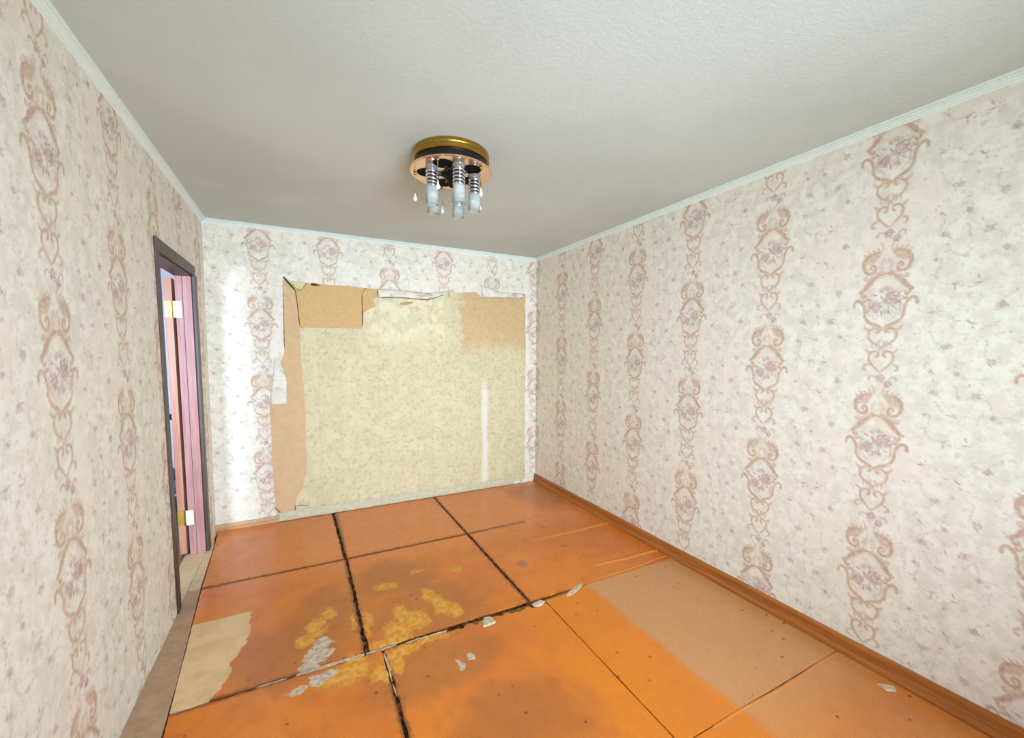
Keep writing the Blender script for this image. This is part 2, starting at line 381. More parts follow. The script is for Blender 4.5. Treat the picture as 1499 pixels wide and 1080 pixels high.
def floor_material(name):
    """painted hardboard, worn to older coats; every stain at its own place on the floor"""
    m = NT(name, .34, .40); p = m.pos(); X, Y, Z = m.xyz(p)
    big = m.noise(p, 1.6, 4, .6); mid = m.noise(p, 9, 5, .65); fine = m.noise(p, 100, 4, .75)
    c = m.mix(m.ramp(big, .36, .64), lin(220, 124, 36), lin(208, 112, 40))
    c = m.mix(m.math('MULTIPLY', m.ramp(mid, .45, .7), .45), c, lin(186, 98, 38))
    # the far row a little redder and paler
    c = m.mix(m.math('MULTIPLY', m.ramp(m.math('ADD', Y, m.math('MULTIPLY', mid, .5)), 3.05, 3.55), .55), c, lin(228, 142, 82))
    # dull, washed-out paint over the right-hand sheet
    wv = m.math('ADD', X, m.math('MULTIPLY', m.math('SUBTRACT', m.noise(p, 2.5, 3), .5), .10))
    wash = m.math('MULTIPLY', m.ramp(wv, 1.575, 1.635), m.math('MULTIPLY', m.ramp(Y, 2.085, 2.105, 1, 0), m.ramp(Y, .75, 1.15, .35, 1)))
    c = m.mix(m.math('MULTIPLY', wash, .85), c, lin(196, 144, 96))
    # bright orange coat between
    br = m.math('MULTIPLY', m.math('MULTIPLY', m.ramp(X, .95, 1.2), m.ramp(wv, 1.575, 1.635, 1, 0)), m.ramp(Y, 2.085, 2.10, 1, 0))
    c = m.mix(m.math('MULTIPLY', br, .55), c, lin(218, 124, 22))
    def blobs(lst, nscale, amp, thr, soft=.03, warp=0):
        acc = None; WX, WY = X, Y
        if warp:
            wn = m.n('ShaderNodeSeparateColor'); m.t.links.new(m.noise(p, 9, 4, .65, True), wn.inputs[0])
            WX = m.math('ADD', X, m.math('MULTIPLY', m.math('SUBTRACT', wn.outputs[0], .5), warp)); WY = m.math('ADD', Y, m.math('MULTIPLY', m.math('SUBTRACT', wn.outputs[1], .5), warp))
        for (x, y, rx, ry) in lst:
            dx = m.math('DIVIDE', m.math('SUBTRACT', WX, x), rx); dy = m.math('DIVIDE', m.math('SUBTRACT', WY, y), ry)
            d = m.math('SUBTRACT', 1.0, m.math('SQRT', m.math('ADD', m.math('MULTIPLY', dx, dx), m.math('MULTIPLY', dy, dy))))
            acc = d if acc is None else m.math('MAXIMUM', acc, d)
        nn = m.math('MULTIPLY', m.math('SUBTRACT', m.noise(p, nscale, 6, .72), .5), amp)
        return m.ramp(m.math('ADD', acc, nn), thr-soft, thr+soft)
    # dirt soaked into the board along the joints
    jn = m.math('MULTIPLY', m.noise(p, 30, 5, .7), .055)
    near = lambda ax, at, lo_, hi_, other: m.math('MULTIPLY', m.ramp(m.math('ADD', m.math('ABSOLUTE', m.math('SUBTRACT', ax, at)), jn), .036, .054, 1, 0), m.math('MULTIPLY', m.ramp(other, lo_, lo_+.04), m.ramp(other, hi_-.04, hi_, 1, 0)))
    jd = None
    for args in ((X, .25, 2.05, 4.2, Y), (X, 1.185, 2.05, 4.2, Y), (X, .329, .4, 2.0, Y), (Y, 3.157, -.7, 1.75, X), (Y, 2.09, .3, 1.5, X), (Y, 2.098, -.7, .3, X)):
        q = near(*args); jd = q if jd is None else m.math('MAXIMUM', jd, q)
    c = m.mix(m.math('MULTIPLY', jd, .75), c, lin(92, 54, 28))
    # grey-brown grime
    gr = blobs(GRIME, 5, 1.2, .15, .35)
    c = m.mix(m.math('MULTIPLY', gr, .46), c, lin(138, 88, 50))
    c = m.mix(m.math('MULTIPLY', blobs(((1.36, 2.52, .045, .05), (1.80, 2.98, .03, .02), (1.78, 2.62, .03, .03)), 14, 1.0, .2, .3), .6), c, lin(112, 96, 92))
    # specks of grime
    sp = m.math('MULTIPLY', m.ramp(m.voro(p, 13), .075, .12, 1, 0), m.ramp(m.noise(p, 5, 2), .46, .54))
    c = m.mix(m.math('MULTIPLY', sp, .75), c, lin(84, 44, 22))
    c = m.mix(m.math('MULTIPLY', m.ramp(fine, .50, .70), .42), c, lin(150, 78, 28))
    oc = blobs(OCHRE, 30, 2.3, .24, .03, .12)
    c = m.mix(oc, c, m.mix(m.ramp(m.noise(p, 30, 4), .4, .62), lin(222, 158, 66), lin(200, 130, 38)))
    # pale filler showing at the worn joints
    wt = blobs(WHITE, 26, 1.1, .18, .03, .12)
    c = m.mix(wt, c, m.mix(m.ramp(m.noise(p, 40, 4), .4, .62), lin(206, 184, 164), lin(170, 148, 128)))
    # bare tan board beside the left strip, its right edge ragged
    fc = m.n('ShaderNodeFloatCurve'); cu = fc.mapping.curves[0]
    for k, (yy, xx) in enumerate(TAN_EDGE):
        t, v = (yy-2.0), (xx+.7)
        if k < 2: cu.points[k].location = (t, v)
        else: cu.points.new(t, v)
    for q in cu.points: q.handle_type = 'VECTOR'
    fc.mapping.update()
    m.put(fc.inputs[1], m.math('SUBTRACT', Y, 2.0))
    edge = m.math('SUBTRACT', fc.outputs[0], .7)
    dd = m.math('ADD', m.math('SUBTRACT', edge, X), m.math('MULTIPLY', m.math('SUBTRACT', m.noise(p, 18, 4), .5), .05))
    tn = m.math('MULTIPLY', m.ramp(dd, -.004, .004), m.math('MULTIPLY', m.ramp(Y, 2.745, 2.755, 1, 0), m.ramp(Y, 2.09, 2.10)))
    c = m.mix(tn, c, m.mix(m.ramp(mid, .4, .65), lin(226, 190, 144), lin(212, 174, 128)))
    m.color(c)
    r = m.math('ADD', m.ramp(mid, .3, .7, .20, .34), m.math('MULTIPLY', m.math('MAXIMUM', oc, m.math('MAXIMUM', tn, wt)), .3))
    m.put(m.b.inputs['Roughness'], r)
    hh = m.math('SUBTRACT', m.math('ADD', m.math('MULTIPLY', fine, .25), m.math('MULTIPLY', mid, .5)), m.math('MULTIPLY', oc, .6))
    m.bump(hh, .13, .003)
    return m
# wear on the floor: centre x, y and half sizes in metres
GRIME = ((.50, 2.75, .35, .28), (.10, 2.55, .25, .30), (-.05, 2.3, .35, .35), (.75, 1.35, .35, .35), (.55, 1.85, .4, .2), (.62, 2.3, .45, .35), (2.2, 3.7, .3, .5))
OCHRE = ((.035, 2.42, .07, .10), (.10, 2.52, .05, .08), (-.02, 2.33, .06, .06), (.13, 2.00, .15, .085), (.19, 2.03, .09, .10), (.42, 2.20, .10, .12), (.37, 2.13, .14, .05), (.47, 2.34, .05, .14),
         (.54, 2.24, .09, .12), (.70, 2.32, .06, .14), (.66, 2.45, .06, .10), (.76, 2.22, .06, .09), (.42, 2.03, .12, .05), (.55, 2.05, .18, .03), (.38, 1.95, .045, .10), (.30, 1.93, .06, .08), (.29, 2.35, .03, .16),
         (.22, 2.38, .02, .10), (.45, 2.66, .10, .05), (.66, 2.75, .05, .04), (.92, 2.66, .05, .06))
WHITE = ((.035, 2.20, .095, .075), (-.02, 2.13, .07, .055), (.06, 2.28, .05, .06), (.03, 2.02, .05, .05), (.08, 2.04, .05, .04), (-.06, 1.99, .05, .025), (.64, 1.83, .02, .05), (.70, 1.84, .03, .04))
TAN_EDGE = ((2.0, -.50), (2.10, -.40), (2.15, -.36), (2.28, -.33), (2.33, -.345), (2.45, -.29), (2.55, -.285), (2.76, -.295), (2.9, -.30))
M_floor = floor_material('worn_orange_floor_paint')
def grey_strip():
    m = NT('greyish_tan_strip', .5, .35); p = m.pos(); n = m.noise(p, 14, 5, .65)
    c = m.mix(m.ramp(n, .35, .65), lin(184, 150, 120), lin(168, 134, 104))
    m.color(m.mix(m.math('MULTIPLY', m.ramp(m.noise(p, 120, 3), .5, .7), .3), c, lin(140, 110, 84))); return m
M_strip = grey_strip()
M_thresh = wood_grain('pale_threshold_board', (216, 188, 146), (200, 168, 126), .5, 0)
def grime_black():
    m = NT('dark_joint_dirt', .95, .1); p = m.pos(); n = m.noise(p, 38, 5, .7)
    m.color(m.mix(m.ramp(n,   .42, .66), lin(36, 23, 14), lin(124, 80, 46))); m.bump(n, .5, .006); return m
M_dirt = grime_black()
M_filler = plain('pale_joint_filler', (206, 178, 146), .8, .2, var=.16, scale=45)
M_base = wood_grain('orange_brown_skirting', (176, 106, 46), (150, 86, 36), .38, 1)
M_stub = wood_grain('pale_skirting', (206, 168, 126), (184, 142, 100), .5, 0)

# ------------------------------------------------------------------ large structure
def slab(name, mat, *dims, label=None):
    bm = bmesh.new(); box(bm, *dims); return structure(obj(name, bm, mat), label)
ceiling = slab('ceiling', M_ceiling, HX-.1, B+.15, Y0-.15, HY+.1, H, H+.12, label='whitewashed ceiling, slightly uneven grey-white')
wall_right = slab('wall_right', M_plaster, B, B+.15, Y0, D+.12, -.05, H, label='long wall papered in pink damask medallions on the right')
wall_back = slab('wall_back', M_plaster, -A-WT, B, D, D+.12, -.05, H, label='end wall with the wallpaper stripped off a large rectangle')
# front wall with the window opening the daylight comes through
def frame_wall(name, x0, x1, z0, z1, wx0, wx1, wz0, wz1, y0, y1, mat):
    bm = bmesh.new()
    for r in ((x0, wx0, z0, z1), (wx1, x1, z0, z1), (wx0, wx1, z0, wz0), (wx0, wx1, wz1, z1)): box(bm, r[0], r[1], y0, y1, r[2], r[3])
    return structure(obj(name, bm, mat))
frame_wall('wall_front', -A-WT, B, -.05, H, -.10, 1.70, .70, 2.20, Y0-.15, Y0, M_plaster)
# door opening, its sides sheared a little to imitate lens distortion
LENS_LEAN = .03
def dy(z): return LENS_LEAN*(1-z/1.05)
ON, OF, OT = 2.940, 3.722, 2.035          # opening: near side, far side, head
def left_wall():
    pts = [(Y0, -.05), (ON+dy(0), -.05), (ON+dy(OT), OT), (OF+dy(OT), OT), (OF+dy(0), -.05), (D, -.05), (D, H), (Y0, H)]
    bm = bmesh.new(); prism(bm, [(-A-WT, y, z) for y, z in pts], (WT, 0, 0))
    return structure(obj('wall_left', bm, M_plaster), 'left wall papered in damask, with the doorway')
wall_left = left_wall()
# hall
slab('wall_hall_left', M_hallwall, HX-.1, HX, -.9, HY, -.05, H); slab('wall_hall_end', M_hallwall, HX, .9, HY, HY+.1, -.05, H)
slab('wall_hall_front', M_hallwall, HX, -A-WT, -1.0, -.9, -.05, H)
M_hallfloor = wood_grain('brown_hall_floor', (132, 104, 76), (110, 84, 60), .4, 1)
slab('floor_hall', M_hallfloor, HX, -A-WT+.02, -.9, HY, -.05, -.006)

# printed paper on the walls
def lin_vals(a, b, st): return np.linspace(a, b, int(round((b-a)/st))+1)
PT = .0035
paper_sheet('wallpaper', lin_vals(.35, D-.001, .005), lin_vals(.07, H-.005, .005),
            lambda s, z: np.c_[np.full(len(s), B-PT)+.001*np.sin(s*2.1+z), s, z], lambda s: -s, -1.482, 1.412, M_paper, wall_right)
paper_sheet('wallpaper', lin_vals(.9, D-.001, .0065), lin_vals(0, H-.005, .006),
            lambda s, z: np.c_[np.full(len(s), -A+PT)+.001*np.sin(s*2.3+z*1.3), s, z], lambda s: s, 1.80, 1.43, M_paper, wall_left,
            holes=([(ON+dy(0)-.03, -.05), (ON+dy(OT)-.03, OT+.03), (OF+dy(OT)+.03, OT+.03), (OF+dy(0)+.03, -.05)],))
# coarse remainder behind the camera
def back_panels(name, mat, parent, x, y0, y1):
    bm = bmesh.new(); bm.faces.new([bm.verts.new(v) for v in ((x, y0, 0), (x, y1, 0), (x, y1, H-.005), (x, y0, H-.005))]); return obj(name, bm, mat, parent)
back_panels('wallpaper', M_paper, wall_right, B-PT, Y0, .35); back_panels('wallpaper', M_paper, wall_left, -A+PT, Y0, .9)

# torn-away area of the back wall (x, z)
HOLE = [(-.113, 2.140), (-.053, 2.105), (.087, 2.098), (.42, 2.098), (.66, 2.090), (.666, 2.025), (.83, 2.035), (1.13, 2.040), (1.265, 2.048), (1.36, 2.105), (1.395, 2.150), (1.44, 2.108), (1.67, 2.130), (1.72, 2.085), (1.96, 2.098), (2.255, 2.115),
        (2.262, 1.5), (2.258, .9), (2.264, .035), (1.9, .03), (1.0, .025), (.2, .02), (-.23, .03), (-.245, .5), (-.25, 1.02), (-.24, 1.06), (-.19, 1.30), (-.125, 1.50), (-.122, 1.85)]
def ragged(poly, step, amp, seed):
    r = np.random.RandomState(seed); out = []
    for k in range(len(poly)):
        a, b = np.array(poly[k], float), np.array(poly[(k+1) % len(poly)], float); L = np.hypot(*(b-a)); n = max(1, int(L/step))
        nrm = np.array((-(b-a)[1], (b-a)[0]))/(L+1e-9)
        for t in range(n): out.append(tuple(a+(b-a)*t/n+(nrm*r.uniform(-amp, amp) if t else 0)))
    return out
HOLE_R = ragged(HOLE, .06, .004, 3)
paper_sheet('wallpaper', lin_vals(-A+.001, B-.001, .007), lin_vals(0, H-.005, .007),
            lambda s, z: np.c_[s, np.full(len(s), D-.005), z], lambda s: s, -.29, 1.72, M_paper, wall_back, holes=(HOLE_R,), drop=(0, 0, 1, 0, 1, 0))
def old_paper_material():
    m = NT('old_beige_wallpaper', .8, .2); p = m.pos(); X, Y, Z = m.xyz(p)
    a = m.noise(p, 11, 5, .6); b = m.noise(p, 32, 5, .7); c3 = m.noise(m.scalev(p, (1, 1, .25)), 14, 3)
    c = m.mix(m.ramp(a, .36, .64), lin(220, 205, 170), lin(210, 197, 160))
    c = m.mix(m.math('MULTIPLY', m.ramp(b, .50, .66), .65), c, lin(180, 166, 128))
    c = m.mix(m.math('MULTIPLY', m.ramp(c3, .52, .68), .35), c, lin(196, 196, 162))
    # vertical seams of the old lengths
    sx = m.math('ABSOLUTE', m.math('SUBTRACT', m.math('FRACT', m.math('MULTIPLY', m.math('ADD', X, .12), 1.92)), .5))
    c = m.mix(m.math('MULTIPLY', m.ramp(sx, .004, .010, 1, 0), .35), c, lin(196, 178, 136))
    # bare tan backing at the upper right and pale torn skin at the upper middle
    n2 = m.math('MULTIPLY', m.math('SUBTRACT', m.noise(p, 6, 5, .65), .5), .5)
    tan = m.math('MULTIPLY', m.ramp(m.math('ADD', X, n2), 1.46, 1.56), m.ramp(m.math('ADD', Z, m.math('MULTIPLY', n2, 1.4)), 1.42, 1.72))
    c = m.mix(m.math('MULTIPLY', tan, .9), c, m.mix(m.ramp(b, .4, .65), lin(212, 178, 132), lin(202, 168, 122)))
    pale = m.math('MULTIPLY', m.math('MULTIPLY', m.ramp(X, .53, .58), m.ramp(X, 1.30, 1.42, 1, 0)), m.ramp(m.math('ADD', Z, n2), 1.42, 1.75))
    c = m.mix(m.math('MULTIPLY', m.math('MULTIPLY', pale, m.ramp(a, .38, .60)), .85), c, lin(234, 224, 192))
    # white paint run near the corner
    st = m.math('ABSOLUTE', m.math('SUBTRACT', X, m.math('ADD', 1.765, m.math('MULTIPLY', m.math('SUBTRACT', c3, .5), .05))))
    run = m.math('MULTIPLY', m.ramp(st, .014, .050, 1, 0), m.math('MULTIPLY', m.ramp(Z, 1.0, 1.3, 1, 0), m.ramp(Z, .05, .1)))
    c = m.mix(m.math('MULTIPLY', run, .42), c, lin(246, 250, 246))
    m.color(c); m.bump(b, .25, .0015)
    return m
M_old = old_paper_material()
M_kraft = plain('tan_kraft_backing', (214, 180, 138), .85, .15, var=.035, scale=14)
M_kraft2 = plain('tan_fibreboard', (214, 176, 124), .9, .15, var=.045, scale=50)
bm = bmesh.new(); box(bm, -.24, 2.27, D-.0016, D, .0, 2.16)
obj('old_wallpaper', bm, M_old, wall_back)['label'] = 'older beige wallpaper left under the stripped damask'
def wall_poly(name, pts, y, th, mat, ragged_by=.003, seed=1, label=None):
    bm = bmesh.new(); prism(bm, [(x, y, z) for x, z in ragged(pts, .05, ragged_by, seed)], (0, th, 0))
    o = obj(name, bm, mat, wall_back)
    if label: o['label'] = label
    return o
wall_poly('kraft_strip', [(-.125, 2.13), (-.02, 2.03), (-.005, 1.9), (.00, 1.55), (.025, 1.0), (.02, .45), (-.02, .26), (-.07, .20), (-.075, .07), (-.215, .06), (-.24, .14), (-.25, .55), (-.255, 1.04), (-.20, 1.3), (-.13, 1.5)], D-.003, .0014, M_kraft, .003, 5, 'tall tan kraft paper strip down the left edge of the stripped area')
wall_poly('board_patch', [(-.055, 2.103), (.42, 2.096), (.66, 2.088), (.664, 2.02), (.62, 1.99), (.645, 1.93), (.56, 1.88), (.53, 1.86), (.525, 1.715), (.0, 1.705), (-.012, 2.0)], D-.0027, .0011, M_kraft2, .003, 8, 'tan bare patch at the top left of the stripped area')
# curling torn paper
def curl(name, base, tip, drop, mat, seed, label=None, print_phase=True):
    """a torn flap: hinged along base (x,z pairs), bulging out from the wall and hanging to tip"""
    base = [np.array(b) for b in base]; tip = [np.array(t) for t in tip]; n = 24; mrows = 6
    V = []; r = np.random.RandomState(seed)
    for i in range(n+1):
        t = i/n; f = lambda L: np.array([np.interp(t, np.linspace(0, 1, len(L)), [q[k] for q in L]) for k in (0, 1)])
        b, e = f(base), f(tip)+r.uniform(-.003, .003, 2)
        for j in range(mrows+1):
            s = j/mrows; q = b+(e-b)*s
            V.append((q[0], D-.005-drop*math.sin(min(1, s*1.05)*math.pi*.62)*(0.7+.3*math.sin(i*.9)), q[1]))
    F = []
    for i in range(n):
        for j in range(mrows):
            k = i*(mrows+1)+j; F.append((k, k+1, k+mrows+2, k+mrows+1))
    me = bpy.data.meshes.new(name); me.from_pydata(V, [], F); me.update()
    P = np.array(V); c = sample_print(P[:, 0]+.21, P[:, 2]*1.0+.13, -.29, 1.72)
    at = me.color_attributes.new('print', 'FLOAT_COLOR', 'POINT'); at.data.foreach_set('color', np.c_[c*(1.0 if print_phase else 0), np.ones(len(c))].astype(np.float32).ravel())
    for p_ in me.polygons: p_.use_smooth = True
    o = link(name, me, mat, wall_back)
    sm = o.modifiers.new('thick', 'SOLIDIFY'); sm.thickness = .0012
    if label: o['label'] = label
    return o
curl('torn_flap', [(.66, 2.094), (.9, 2.094), (1.15, 2.085), (1.385, 2.125)], [(.668, 2.012), (.85, 2.026), (1.15, 2.020), (1.36, 2.10)], .040, M_paper, 2, 'long flap of damask folded down along the top tear')
curl('torn_flap', [(1.715, 2.21), (1.9, 2.15), (2.25, 2.15)], [(1.735, 2.080), (1.96, 2.090), (2.25, 2.106)], .028, M_paper, 3, 'damask flap hanging at the top right tear')
curl('torn_flap', [(-.20, 1.45), (-.225, 1.25), (-.25, 1.04)], [(-.165, 1.43), (-.115, 1.25), (-.12, 1.035)], .014, M_paper, 4, 'damask flap curling off the left tear')
M_pale = plain('pale_paper_back', (236, 222, 176), .85, .15, var=.05)
curl('torn_flap', [(-.06, 2.108), (.01, 2.106), (.065, 2.100)], [(-.02, 2.045), (.0, 2.035), (.015, 2.03)], .03, M_pale, 5, 'cream triangular paper curl at the top left corner', False)
curl('torn_flap', [(1.372, 2.11), (1.395, 2.155), (1.42, 2.12)], [(1.36, 2.06), (1.40, 2.05), (1.44, 2.06)], .026, M_pale, 6, 'cream pointed paper curl in the top tear', False)
curl('torn_flap', [(.88, 1.975), (.95, 1.985), (1.0, 1.99)], [(.87, 1.955), (.93, 1.955), (.99, 1.97)], .018, M_kraft2, 7, 'small tan curl of paper skin', False)
M_crack = plain('dark_tear_edge', (96, 62, 34), .9, .1)
def tear(pts, w_, seed):
    bm = bmesh.new(); pts = ragged(pts+pts[::-1][1:-1], .03, .002, seed)[:max(3, len(ragged(pts, .03, .002, seed)))]
    tube(bm, [(x, D-.004, z) for x, z in pts], w_, 5); return obj('tear_edge', bm, M_crack, wall_back)
tear([(-.113, 2.138), (-.06, 2.07), (-.025, 2.03)], .008, 1); tear([(-.025, 2.03), (-.012, 1.9), (.0, 1.72)], .003, 2)
tear([(.06, 2.095), (.03, 2.06), (.012, 2.03)], .007, 3); tear([(.10, 2.092), (.165, 2.088)], .011, 4)
tear([(.535, 2.05), (.55, 2.085), (.57, 2.09)], .0025, 5); tear([(.525, 2.045), (.525, 1.90), (.522, 1.73)], .002, 9); tear([(-.118, 2.11), (-.122, 1.8), (-.124, 1.52)], .0022, 10); tear([(-.235, .12), (-.19, .065), (-.085, .068), (-.075, .13)], .003, 11); tear([(.7, 2.012), (.9, 2.022), (1.15, 2.016), (1.32, 2.08)], .0025, 12); tear([(-.07, .115), (.03, .105), (.035, .14)], .002, 13); tear([(.662, 2.075), (.668, 2.03)], .003, 6)

# skirting along the back wall, and the paper lip over the rest of it
def back_skirting():
    bm = bmesh.new(); box(bm, -A+.002, -.20, D-.028, D-.005, .0, .052); bevelled(bm, .004)
    structure(obj('baseboard_back', bm, M_stub), 'short pale skirting left of the stripped area')
    r = np.random.RandomState(4); bm = bmesh.new(); n = 70; rows = []
    for i in range(n+1):
        x = -.21+(2.12+.21)*i/n; k = r.uniform(-.004, .004)
        out = .026*(1-.55*(i/n))+k
        rows.append([bm.verts.new(v) for v in ((x, D-.006, .075), (x, D-.010-out*.3, .045), (x, D-.012-out, .012+k*.5), (x, D-.008-out*.9, .004))])
    for a, b in zip(rows, rows[1:]):
        for k in range(3): bm.faces.new((a[k], a[k+1], b[k+1], b[k]))
    o = obj('paper_lip', bm, M_lip, wall_back, True); o['label'] = 'pale lower paper edge curling over the floor'
M_lip = plain('pale_lower_paper', (208, 198, 170), .85, .15, var=.07, scale=30)
back_skirting()
# cornice, one profiled length per wall, mitred at the corners
PROF = [(0, .034), (.004, .0345), (.0070, .028), (.0055, .0258), (.012, .0225), (.0165, .017), (.0135, .0152), (.019, .0125), (.0240, .0085), (.0215, .0066), (.029, .0055), (.031, .003), (.035, .003), (.035, 0), (0, 0)]
def cornice(name, f, label):
    bm = bmesh.new(); a = [bm.verts.new(f(u, v, 0)) for u, v in PROF]; b = [bm.verts.new(f(u, v, 1)) for u, v in PROF]
    n = len(PROF)
    for i in range(n): bm.faces.new((a[i], a[(i+1) % n], b[(i+1) % n], b[i]))
    bm.faces.new(a); bm.faces.new(b[::-1])
    return structure(obj(name, bm, M_cornice), label)
cornice('trim_1', lambda u, v, e: (-A+u, (D-u) if e else Y0, H-v), 'grooved white ceiling cornice along the left wall')
cornice('trim_2', lambda u, v, e: ((B-u) if e else (-A+u), D-u, H-v), 'grooved white ceiling cornice along the back wall')
cornice('trim_3', lambda u, v, e: (B-u, (D-u) if e else Y0, H-v), 'grooved white ceiling cornice along the right wall')
def right_skirting():
    prof = [(0, 0), (.032, 0), (.032, .012), (.028, .022), (.020, .030), (.017, .050), (.017, .070), (.013, .080), (.004, .086), (0, .086)]
    bm = bmesh.new(); ys = np.linspace(Y0, D-.006, 60); rows = []
    for k, y in enumerate(ys):
        j = .0012*math.sin(y*5)+.0006*math.sin(y*17)
        rows.append([bm.verts.new((B-u*(1+j*8)-.0005, y, v+(j if v > .05 else 0))) for u, v in prof])
    for a, b in zip(rows, rows[1:]):
        for i in range(len(prof)-1): bm.faces.new((a[i], a[i+1], b[i+1], b[i]))
    bm.faces.new(rows[0]); bm.faces.new(rows[-1][::-1])
    return structure(obj('baseboard_right', bm, M_base), 'orange-brown painted skirting along the right wall')
right_skirting()

# ------------------------------------------------------------------ floor: subfloor and the hardboard sheets on it
floor = slab('floor', M_dirt, -A-.0, B, Y0, D, -.05, -.009, label='floor of worn orange-painted hardboard sheets with dark open joints')
def jit_line(p, q, amp, seed, step=.014, side=None):
    """points from p to q (q left out), ragged by amp"""
    r = np.random.RandomState(seed); p, q = np.array(p, float), np.array(q, float); L = np.hypot(*(q-p)); n = max(2, int(L/step)); out = [p]
    nrm = np.array((-(q-p)[1], (q-p)[0]))/L; k = r.uniform(-1, 1, n+3); k = np.convolve(k, (.3, .5, .3), 'same')
    for i in range(1, n): out.append(p+(q-p)*i/n+nrm*k[i]*(amp(p+(q-p)*i/n) if callable(amp) else amp))
    return out
def sheet(edges, mat, seed, z=0.0, name='hardboard_sheet', label=None):
    """edges: corner, raggedness of the edge that leaves it"""
    pts = []
    for k, (c, amp) in enumerate(edges):
        nxt = edges[(k+1) % len(edges)][0]; pts += jit_line(c, nxt, amp, seed*10+k)
    bm = bmesh.new(); prism(bm, [(x, y, z) for x, y in pts], (0, 0, -.0085))
    o = obj(name, bm, mat, floor)
    if label: o['label'] = label
    return o
RX = B-.012
t1 = lambda x: 3.164-.0095*(x+.6) if x < 1.19 else 3.145+.10*(x-1.19)
t2 = lambda x: 2.098
j1 = lambda y: np.interp(y, [.9, 2.0, 2.285, 3.166, 3.838, 3.97], [-.44, -.524, -.538, -.600, -.632, -.655])
# far row (y > T1)
sheet([((j1(3.17)+.001, t1(-.6)+.008), .003), ((.236, t1(.23)+.011), .004), ((.214, D-.012), .001), ((-.655, D-.012), .001), ((j1(3.84)+.001, 3.84), .001)], M_floor, 1, label='far left sheet under the lit strip of wall')
sheet([((.257, t1(.25)+.012), .004), ((1.176, t1(1.17)+.010), .002), ((1.178, D-.012), .001), ((.238, D-.012), .005)], M_floor, 2)
sheet([((1.190, t1(1.19)+.005), .002), ((RX, t1(RX)+.003), .001), ((RX, D-.012), .001), ((1.190, D-.012), .002)], M_floor, 3)
# middle row (T2 < y < T1)
sheet([((j1(2.1)+.002, 2.103), .003), ((-.10, 2.108), .006), ((.242, 2.107), .007), ((.246, t1(.24)-.010), .004), ((j1(3.15)+.001, t1(-.6)-.006), .001)], M_floor, 4, label='sheet with a bare tan patch along its left edge')
sheet([((.264, 2.109), .006), ((1.178, 2.112), .006), ((1.176, t1(1.18)-.008), .003), ((.262, t1(.26)-.010), .006)], M_floor, 5, label='most chipped sheet, yellow undercoat showing')
sheet([((1.194, 2.108), .004), ((1.62, 2.106), .001), ((RX, 2.112), .001), ((RX, t1(RX)-.003), .001), ((1.196, t1(1.2)-.006), .005)], M_floor, 6)
# near row (T3 < y < T2)
near_amp = lambda q: .022 if .72 < q[0] < 1.28 else .008
sheet([((j1(.95)+.003, .95), .001), ((.322, .95), .004), ((.321, 2.082), .008), ((j1(2.1)+.002, 2.093), .001)], M_floor, 7)
sheet([((.340, 1.04), .002), ((1.256, 1.04), .0015), ((1.272, 2.052), near_amp), ((.72, 2.068), .008), ((.336, 2.082), .007)], M_floor, 8, label='near sheet with a broken edge at the wide joint')
sheet([((1.263, 1.041), .001), ((RX, 1.040), .001), ((RX, 2.108), .001), ((1.62, 2.100), .003), ((1.280, 2.082), .0015)], M_floor, 9, label='dull washed-out sheet by the right skirting')
# nearest row, partly out of the frame
sheet([((j1(.9)+.01, Y0+.01), .001), ((.322, Y0+.01), .001), ((.322, .94), .001), ((j1(.94)+.005, .94), .001)], M_floor, 10)
sheet([((.335, Y0+.01), .001), ((1.256, Y0+.01), .001), ((1.256, 1.032), .002), ((.335, 1.032), .002)], M_floor, 11)
sheet([((1.263, Y0+.01), .001), ((RX, Y0+.01), .001), ((RX, 1.033), .001), ((1.263, 1.034), .002)], M_floor, 12)
# strip along the left wall and the pale board at the door
sheet([((-A+.002, Y0+.01), .001), ((-.42, Y0+.01), .001), ((-.44, .9), .001), ((-.528, 2.0), .001), ((-.542, 2.285), .001), ((-.605, 3.155), .001), ((-A+.002, 3.155), .001)], M_strip, 13, label='greyish tan strip of board along the left wall')
sheet([((-A+.002, 3.168), .001), ((-.608, 3.168), .001), ((-.637, 3.84), .001), ((-.656, 3.99), .001), ((-.658, D-.03), .001), ((-A+.002, D-.03), .001)], M_thresh, 14, label='pale board in front of the doorway')
def threshold():
    bm = bmesh.new(); box(bm, -A-WT-.03, -A, ON+dy(0), OF+dy(0), -.02, .001); return obj('threshold_board', bm, M_thresh, floor)
threshold()
# pale splinters of filler left in the joints
def filler(pts, wdt, seed, z=-.0015, mat=None, name='joint_filler'):
    r = np.random.RandomState(seed); L = []; R_ = []
    pts = [np.array(p, float) for p in pts]; c = []
    for a, b in zip(pts, pts[1:]):
        n = max(2, int(np.hypot(*(b-a))/.02)); c += [a+(b-a)*i/n for i in range(n)]
    c.append(pts[-1])
    for i, p in enumerate(c):
        t = c[min(i+1, len(c)-1)]-c[max(i-1, 0)]; t = t/np.hypot(*t); n_ = np.array((-t[1], t[0]))
        k = wdt*.5*(.35+.65*math.sin(math.pi*min(1, max(0, i/(len(c)-1)))) ** .4)
        L.append(p+n_*k*r.uniform(.7, 1.2)); R_.append(p-n_*k*r.uniform(.7, 1.2))
    bm = bmesh.new(); prism(bm, [(x, y, z+r.uniform(-.0008, .0008)) for x, y in L+R_[::-1]], (0, 0, -.006))
    return obj(name, bm, mat or M_filler, floor)
filler([(-.06, 2.094), (.08, 2.096), (.24, 2.094)], .020, 1, .0012); filler([(.25, 2.096), (.33, 2.094), (.40, 2.098)], .012, 2)
filler([(.328, 2.06), (.332, 1.95), (.330, 1.86)], .010, 3, .0010); filler([(.329, 1.84), (.333, 1.77)], .007, 4)
